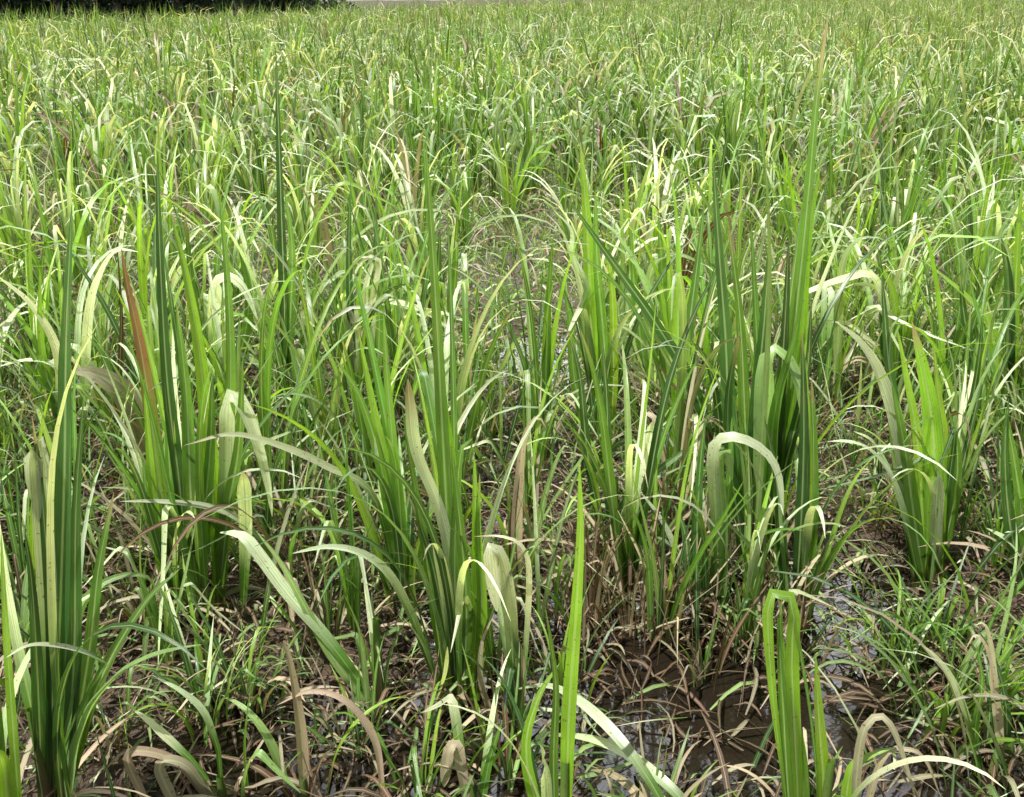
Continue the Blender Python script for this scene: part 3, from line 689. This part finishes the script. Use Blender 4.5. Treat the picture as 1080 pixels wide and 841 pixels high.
for i, (b, n, h, wd, kinds, label) in enumerate(TUFTS):
    R = np.random.default_rng(700 + i); B = ground(*b); B[2] = max(float(ground_h(B[0], B[1])), -.015)
    root = link('low_grass_tuft', None, None, tuple(B)); tag(root, label, 'grass tuft', 'low tufts between the tall clumps')
    gr, dr = [], []
    for k in range(n):
        kd = kinds[int(R.integers(len(kinds)))]; dead = kinds.count('b') > 1
        bt = grow(R, h * R.uniform(.5, 1.2), wd * R.uniform(.6, 1.5), abs(R.normal(.2, .22)), R.uniform(0, 6.28), R.uniform(.1, .7) if dead else R.uniform(.4, 1.9), 1.8,
                  R.uniform(.5, .85) if R.random() < .2 else None, 2.3, kd, 12, 3, rad=abs(R.normal(0, .055)))
        (dr if kd in 'sb' else gr).append(bt)
    if gr: link('leaves', mesh_from('leaves', cat(gr), M_LEAF), root)
    if dr: link('dead_leaves', mesh_from('dead_leaves', cat(dr), M_DRY), root)

# source plants (each leaf its own mesh datum), shared by the copies
SRC = {}
for si, st in enumerate(STY):
    for v in range(6):
        R = np.random.default_rng(1000 + si * 10 + v)
        bl = plant_blades(R, 1.0, st, 0)
        fine = [(('dead_leaf' if k in 'sb' else 'leaf'), mesh_from('leaf', b, M_DRY if k in 'sb' else M_LEAF)) for k, b in bl]
        R = np.random.default_rng(1000 + si * 10 + v)
        bl = plant_blades(R, 1.0, st, 1)
        gr = [b for k, b in bl if k not in 'sb']; dr = [b for k, b in bl if k in 'sb']
        coarse = [('leaves', mesh_from('leaves', cat(gr), M_LEAF))] if gr else []
        if dr: coarse.append(('dead_leaves', mesh_from('dead_leaves', cat(dr), M_DRY)))
        SRC[st, v] = (fine, coarse, mesh_from('stem', stem_batch(R, .2, .012), M_DRY))
SHORT = ['corner clump', 'corner leaves', 'bright folded-leaf clump', 'rust-tipped stem', 'splayed pale leaf', 'leaf-crossed clump', 'dense bright tuft', 'snapped cream leaf',
         'single olive blade', 'pale arching pair', 'curled pinkish stalk', 'largest dark clump', 'bowed pale leaf', 'hoop-side dark clump', 'leaning dark blade', 'mud-side clump',
         'central yellow clump', 'lime green clump', 'left-leaning pale clump', 'slanting yellow leaf', 'hooped leaf', 'drooping brown leaf', 'curl-headed stalk', 'low yellow leaf',
         'whitish right leaf', 'hanging cream leaves', 'knotted straw stalk', 'bent dry leaf', 'broad cream leaf', 'left-edge arching clump', 'hook-bent pale leaf', 'thin tall dark leaf',
         'short cream leaf ends', 'central pale spray', 'narrow midfield clump', 'right-curving pale leaf']
HERO_PIX = [h[0] for h in HERO]
used = {}
NUM = ['', 'second ', 'third ', 'fourth ', 'fifth ', 'sixth ', 'seventh ', 'eighth ', 'ninth ', 'tenth ', 'eleventh ', 'twelfth ', 'thirteenth ', 'fourteenth ']
def near_label(x, y, st, sc):
    u, v = pix_of((x, y, 0)); tall = 'tall' if sc > .88 else ('short' if sc < .72 else 'mid-height')
    look = {'upright': 'stiff upright leaves', 'arching': 'arching pale-tipped leaves', 'broken': 'snapped hanging leaves', 'dying': 'dying straw-coloured leaves'}[st]
    if v > 380:
        j = min(range(len(HERO_PIX)), key=lambda k: (HERO_PIX[k][0] - u) ** 2 + (1.6 * (HERO_PIX[k][1] - v)) ** 2)
        du, dv = u - HERO_PIX[j][0], v - HERO_PIX[j][1]
        where = ('right of' if du > 0 else 'left of') if abs(du) > 1.3 * abs(dv) else ('in front of' if dv > 0 else 'behind')
        base = 'plant with %s %s the %s' % (look, where, SHORT[j])
        n = used.get((base, tall), 0); used[base, tall] = n + 1
        return '%s %s%s' % (tall, '' if n == 0 else NUM[min(n, 13)], base)
    colm = ['far left', 'left', 'left of centre', 'right of centre', 'right', 'far right'][min(5, max(0, int(u / 180)))]
    row = 'first row' if v > 345 else ('second row' if v > 310 else ('third row' if v > 275 else ('fourth row' if v > 240 else 'fifth row')))
    return '%s grass plant with %s, %s, %s back' % (tall, look, colm, row)
def lab_group(y, st):
    return 'grass plants with %s %s' % (LOOK[st], 'among the foreground clumps' if y < 4.5 else 'behind the foreground clumps')
def copy_child(src, parent):
    c = src.copy(); COL.objects.link(c); c.parent = parent; return c
protos = {}
for i, (x, y) in enumerate(near):
    st = STY[int(rng.choice(4, p=P_STY))]; v = int(rng.integers(6)); lod = 0 if y < 3.6 else 1
    z = max(float(ground_h(x, y)), -.01); sc = float(rng.uniform(.62, 1.0)); rz = float(rng.uniform(0, 6.28))
    if y < 2.4: sc *= .7
    lab = near_label(x, y, st, sc)
    if (st, v, lod) not in protos:
        root = link('tall_grass_plant', None, None, (x, y, z), rz)
        kids = SRC[st, v][lod]
        for nm, me in kids: link(nm, me, root)
        link('stem', SRC[st, v][2], root)
        protos[st, v, lod] = root
    else:
        pr = protos[st, v, lod]; root = pr.copy(); COL.objects.link(root)
        for ch in pr.children: copy_child(ch, root)
        root.location = (x, y, z); root.rotation_euler = (0, 0, rz)
    root.scale = (sc, sc, sc)
    root['label'] = lab; root['category'] = 'tall grass'; root['group'] = lab_group(y, st)

dup = {}
for o in bpy.data.objects:
    if o.parent is None and o.name.startswith('tall_grass_plant') and ' row back' in o.get('label', ''): dup.setdefault(o['label'], []).append(o)
for lab, os_ in dup.items():
    if len(os_) < 2: continue
    os_.sort(key=lambda o: pix_of(o.location)[0])
    for k, o in enumerate(os_):
        o['label'] = lab + (', leftmost' if k == 0 else (', rightmost' if k == len(os_) - 1 else ', %sfrom left' % NUM[k]))

# everything farther off: one mesh
lib = {2: [], 3: []}
for lod in (2, 3):
    for si, st in enumerate(STY):
        for v in range(10):
            R = np.random.default_rng(3000 + si * 20 + v); lib[lod].append((si, cat([b for k, b in plant_blades(R, 1.0, st, lod)])))
parts = []
def place(batch, x, y, z, rz, sx, sz, tint):
    V, Q, U, C = batch; c, s = math.cos(rz), math.sin(rz)
    W = np.stack([(V[:, 0] * c - V[:, 1] * s) * sx + x, (V[:, 0] * s + V[:, 1] * c) * sx + y, V[:, 2] * sz + z], 1)
    return W, Q, U, C * tint
by = {l: {i: [b for si, b in lib[l] if si == i] for i in range(4)} for l in lib}
for x, y in rest:
    lod = 2 if y < 20 else 3
    si = int(rng.choice(4, p=P_STY)); b = by[lod][si][int(rng.integers(10))]
    patch = .5 + .5 * math.sin(x * .35 + 1.7 * math.sin(y * .21)) * math.cos(y * .3)
    k = rng.uniform(.7, 1.2)
    parts.append(place(b, x, y, float(ground_h(x, y)), rng.uniform(0, 6.28), .95 * rng.uniform(.8, 1.1), rng.uniform(.72, 1.08) * (1 + .22 * min(1, y / 40)), np.array([1.0 + .14 * patch, 1.0, 1.0 - .1 * patch]) * k * .78))
tag(link('tall_grass_field', mesh_from('tall_grass_field', cat(parts), M_FIELD)), 'tall green and yellow-green grass plants covering the far field', 'tall grass field', kind='stuff')

# ------------------------------------------------------------------ litter and low growth
def strips(n, R, ysamp, Lr, Wr, flat, kinds, pk, rings=5, density=None, up=(0, .6)):
    out = []
    for _ in range(n):
        y = ysamp(R); x = R.uniform(-1, 1) * (y * .54 + .35)
        if density is not None and R.random() > density(x, y): continue
        gz = float(ground_h(x, y))
        L = R.uniform(*Lr); a = R.uniform(0, 6.28); el = R.uniform(*up); s = np.linspace(0, 1, rings)
        if flat:
            ang = a + R.uniform(-1, 1) * s
            d = np.stack([np.cos(ang), np.sin(ang), np.full(rings, 0.)], 1); P = np.cumsum(d, 0) * L / rings
            P[:, 2] = el * L * np.sin(np.pi * np.clip(s * R.uniform(.8, 1.1) + R.uniform(0, .1), 0, 1)) + R.uniform(0, .05)
            P += np.array([x, y, max(gz, 0)]); nr = np.tile(np.array([[0, 0, 1.0]]), (rings, 1))
        else:
            th = R.uniform(*up) + R.uniform(.2, 1.6) * s ** 1.6
            d = np.stack([np.sin(th) * math.cos(a), np.sin(th) * math.sin(a), np.cos(th)], 1); P = np.cumsum(d, 0) * L / rings; P -= P[0]
            P += np.array([x, y, gz]); nr = np.stack([-np.cos(th) * math.cos(a), -np.cos(th) * math.sin(a), np.sin(th)], 1)
        kind = kinds[int(R.choice(len(kinds), p=pk))]; w_ = R.uniform(*Wr)
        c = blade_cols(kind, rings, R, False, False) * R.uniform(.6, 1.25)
        out.append(ribbon(P, w_, nr, c, 3 if y < 5 else 2, .3, R.uniform(-.9, .9), False, .4))
    return cat(out)
def yrange(a, b): return lambda R: math.sqrt(a * a + R.random() * (b * b - a * a))
pool_d = lambda x, y: 1 - .9 * max(math.exp(-((x - p[0]) ** 2 + (y - p[1]) ** 2) / (r * r * .5)) for p, r in PG)
R = np.random.default_rng(5)
lit = [strips(12000, R, yrange(1.2, 4.2), (.04, .24), (.003, .012), True, 'sbwp', [.14, .74, .08, .04], 6, lambda x, y: .35 + .65 * pool_d(x, y), (0, .3)),
       strips(6500, R, yrange(4.2, 9), (.08, .34), (.006, .016), True, 'sbwp', [.42, .28, .15, .15], 5, None, (0, .4)),
       strips(4500, R, yrange(9, 18), (.1, .4), (.010, .022), True, 'sbwp', [.5, .1, .2, .2], 4, None, (0, .4))]
tag(link('dead_leaf_litter', mesh_from('dead_leaf_litter', cat(lit), M_DRY)), 'tangled straw-coloured dead leaves lying on the wet mud', 'leaf litter', kind='stuff')
def weed_density(x, y):
    u, v = pix_of((x, y, 0))
    if 858 < u < 926 and 590 < v < 770: return 0
    d = .35 + .65 * (hnoise(x * .6 + 3, y * .6) > -.05)
    return d * pool_d(x, y) * (.35 if y < 2.4 and u < 930 else 1)
low = [strips(8000, R, yrange(1.3, 4.5), (.06, .32), (.003, .010), False, 'gydbs', [.24, .14, .22, .3, .10], 6, weed_density, (0, 1.0)),
       strips(2600, R, yrange(1.7, 4.5), (.3, .75), (.006, .017), False, 'gydwps', [.25, .1, .15, .2, .15, .15], 8, weed_density, (0, .45)),
       strips(20000, R, yrange(4.2, 10), (.06, .28), (.006, .016), False, 'gydwps', [.2, .42, .03, .23, .06, .06], 5, None, (0, .9)),
       strips(8000, R, yrange(10, 22), (.15, .5), (.010, .024), False, 'gydwps', [.3, .3, .05, .2, .1, .05], 4, None, (0, .9))]
tag(link('low_grass', mesh_from('low_grass', cat(low), M_FIELD)), 'thin short green grass growing between the tall clumps', 'grass', kind='stuff')

def clods(n, R):
    import itertools
    V, Q = [], []
    for _ in range(n):
        y = yrange(1.2, 5)(R); x = R.uniform(-1, 1) * (y * .54 + .3); rr = R.uniform(.004, .02) * (1 + (R.random() < .08)); z = float(ground_h(x, y))
        if z < -.03: continue
        i = len(V); a0 = R.uniform(0, 6.28)
        for zz, k in ((-.3, 1.0), (.35, .85), (.7, .4)):
            for j in range(6):
                a = a0 + j * math.pi / 3; q = rr * k * R.uniform(.7, 1.25); V.append((x + q * math.cos(a) * 1.2, y + q * math.sin(a), z + rr * zz * R.uniform(.7, 1.2)))
        for l in range(2):
            for j in range(6): Q.append((i + l * 6 + j, i + l * 6 + (j + 1) % 6, i + l * 6 + 6 + (j + 1) % 6, i + l * 6 + 6 + j))
        t = i + 12; Q += [(t, t + 1, t + 2, t + 3), (t + 3, t + 4, t + 5, t)]
    return np.array(V), np.array(Q), None, None
tag(link('mud_crumbs', mesh_from('mud_crumbs', clods(7000, np.random.default_rng(8)), M_MUD)), 'small crumbs and clods of dark mud between the grass clumps', 'mud crumbs', kind='stuff')

# ------------------------------------------------------------------ trees beyond the left margin
def leaf_cloud(R, blobs, n, size, col):
    V, Q, C = [], [], []
    for _ in range(n):
        c, r = blobs[int(R.integers(len(blobs)))]
        d = R.normal(0, 1, 3); d /= np.linalg.norm(d); p = np.array(c) + d * np.array(r) * R.uniform(.55, 1.0) ** .5
        if p[2] < .05: p[2] = R.uniform(.05, .5)
        a = R.normal(0, 1, 3); a /= np.linalg.norm(a); b = np.cross(a, R.normal(0, 1, 3)); b /= np.linalg.norm(b)
        s = size * R.uniform(.6, 1.4); i = len(V)
        V += [p - a * s, p + b * s * .45, p + a * s, p - b * s * .45]; Q.append((i, i + 1, i + 2, i + 3)); k = R.uniform(.6, 1.4)
        C += [np.array(col) * k] * 4
    V = np.array(V); return V, np.array(Q), np.tile(np.array([[.25, .5]]), (len(V), 1)), np.array(C)
def tube(P, r, n=8):
    V, Q = [], []
    for i, (p, rr) in enumerate(zip(P, r)):
        V += [(p[0] + rr * math.cos(t), p[1] + rr * math.sin(t), p[2]) for t in np.linspace(0, 2 * math.pi, n, endpoint=False)]
        if i: Q += [((i - 1) * n + j, (i - 1) * n + (j + 1) % n, i * n + (j + 1) % n, i * n + j) for j in range(n)]
    V = np.array(V); return V, np.array(Q), np.tile(np.array([[.2, .5]]), (len(V), 1)), np.tile(np.array([[.2, .15, .1]]), (len(V), 1))
TREES = [(-20.5, 34), (-18.6, 35), (-17.2, 37), (-15.8, 38.5), (-14.4, 40), (-13.0, 42), (-11.6, 44), (-10.6, 47), (-22.5, 33), (-16.5, 45), (-13, 51)]
for i, (x, y) in enumerate(TREES):
    R = np.random.default_rng(900 + i); h = R.uniform(5.5, 8)
    t = link('tree', None, None, (x, y, .1)); 
    pos = ['second from the left edge', 'third from the left edge', 'fourth from the left edge', 'fifth from the left edge', 'sixth from the left edge', 'with a forked pale trunk', 'in front of the gap in the row', 'last on the right of the row', 'nearest the left edge', 'set back behind the middle of the row', 'farthest back behind the row'][i]
    tag(t, 'dark leafy tree beyond the far left margin, %s' % pos, 'tree', 'trees along the far left margin')
    n = 7; s = np.linspace(0, 1, n); P = np.stack([.35 * np.sin(s * 3 + i), .3 * np.cos(s * 2 + i) - .3 * math.cos(i), -.2 + s * h * .8], 1); P[:, 0] -= P[0, 0]
    tr = [tube(P, .16 * (1 - .7 * s) + .03)]
    for k in range(5):
        a = R.uniform(0, 6.28); q = P[2 + k % 4]; e = q + np.array([math.cos(a) * 1.6, math.sin(a) * 1.6, 1.2])
        tr.append(tube(np.stack([q, (q + e) / 2 + [0, 0, .2], e]), [.07, .05, .02], 6))
    link('trunk', mesh_from('trunk', cat(tr), M_BARK), t)
    bl = [((R.normal(0, 1.0), R.normal(0, 1.0), R.uniform(1.6, h)), (R.uniform(.8, 1.4),) * 2 + (R.uniform(.6, 1.0),)) for _ in range(12)]
    link('crown', mesh_from('crown', leaf_cloud(R, bl, 2600, .12, (.035, .07, .03)), M_FIELD, False), t)
for i in range(15):
    R = np.random.default_rng(950 + i); x = -22.3 + i * .95; y = 31.6 + i * 1.15 + R.uniform(-.6, .6)
    pos = ['first', 'second', 'third', 'fourth', 'fifth', 'sixth', 'seventh', 'eighth', 'ninth', 'tenth', 'eleventh', 'twelfth', 'thirteenth', 'fourteenth', 'fifteenth', 'sixteenth', 'seventeenth', 'eighteenth', 'nineteenth', 'last'][i]
    t = link('shrub', None, None, (x, y, .1)); tag(t, 'dark bush at the foot of the far left trees, %s from the left' % pos, 'shrub', 'bushes under the far trees')
    bl = [((R.normal(0, .7), R.normal(0, .5), R.uniform(.1, 1.8)), (.9, .7, .6)) for _ in range(9)]
    link('foliage', mesh_from('foliage', leaf_cloud(R, bl, 2600, .10, (.03, .055, .028)), M_FIELD, False), t)
    link('stem', mesh_from('stem', cat([tube(np.array([[0, 0, -.1], [R.uniform(-.4, .4), .1, .9]]), [.04, .02], 5) for _ in range(4)]), M_BARK), t)
print('objects', len(bpy.data.objects))
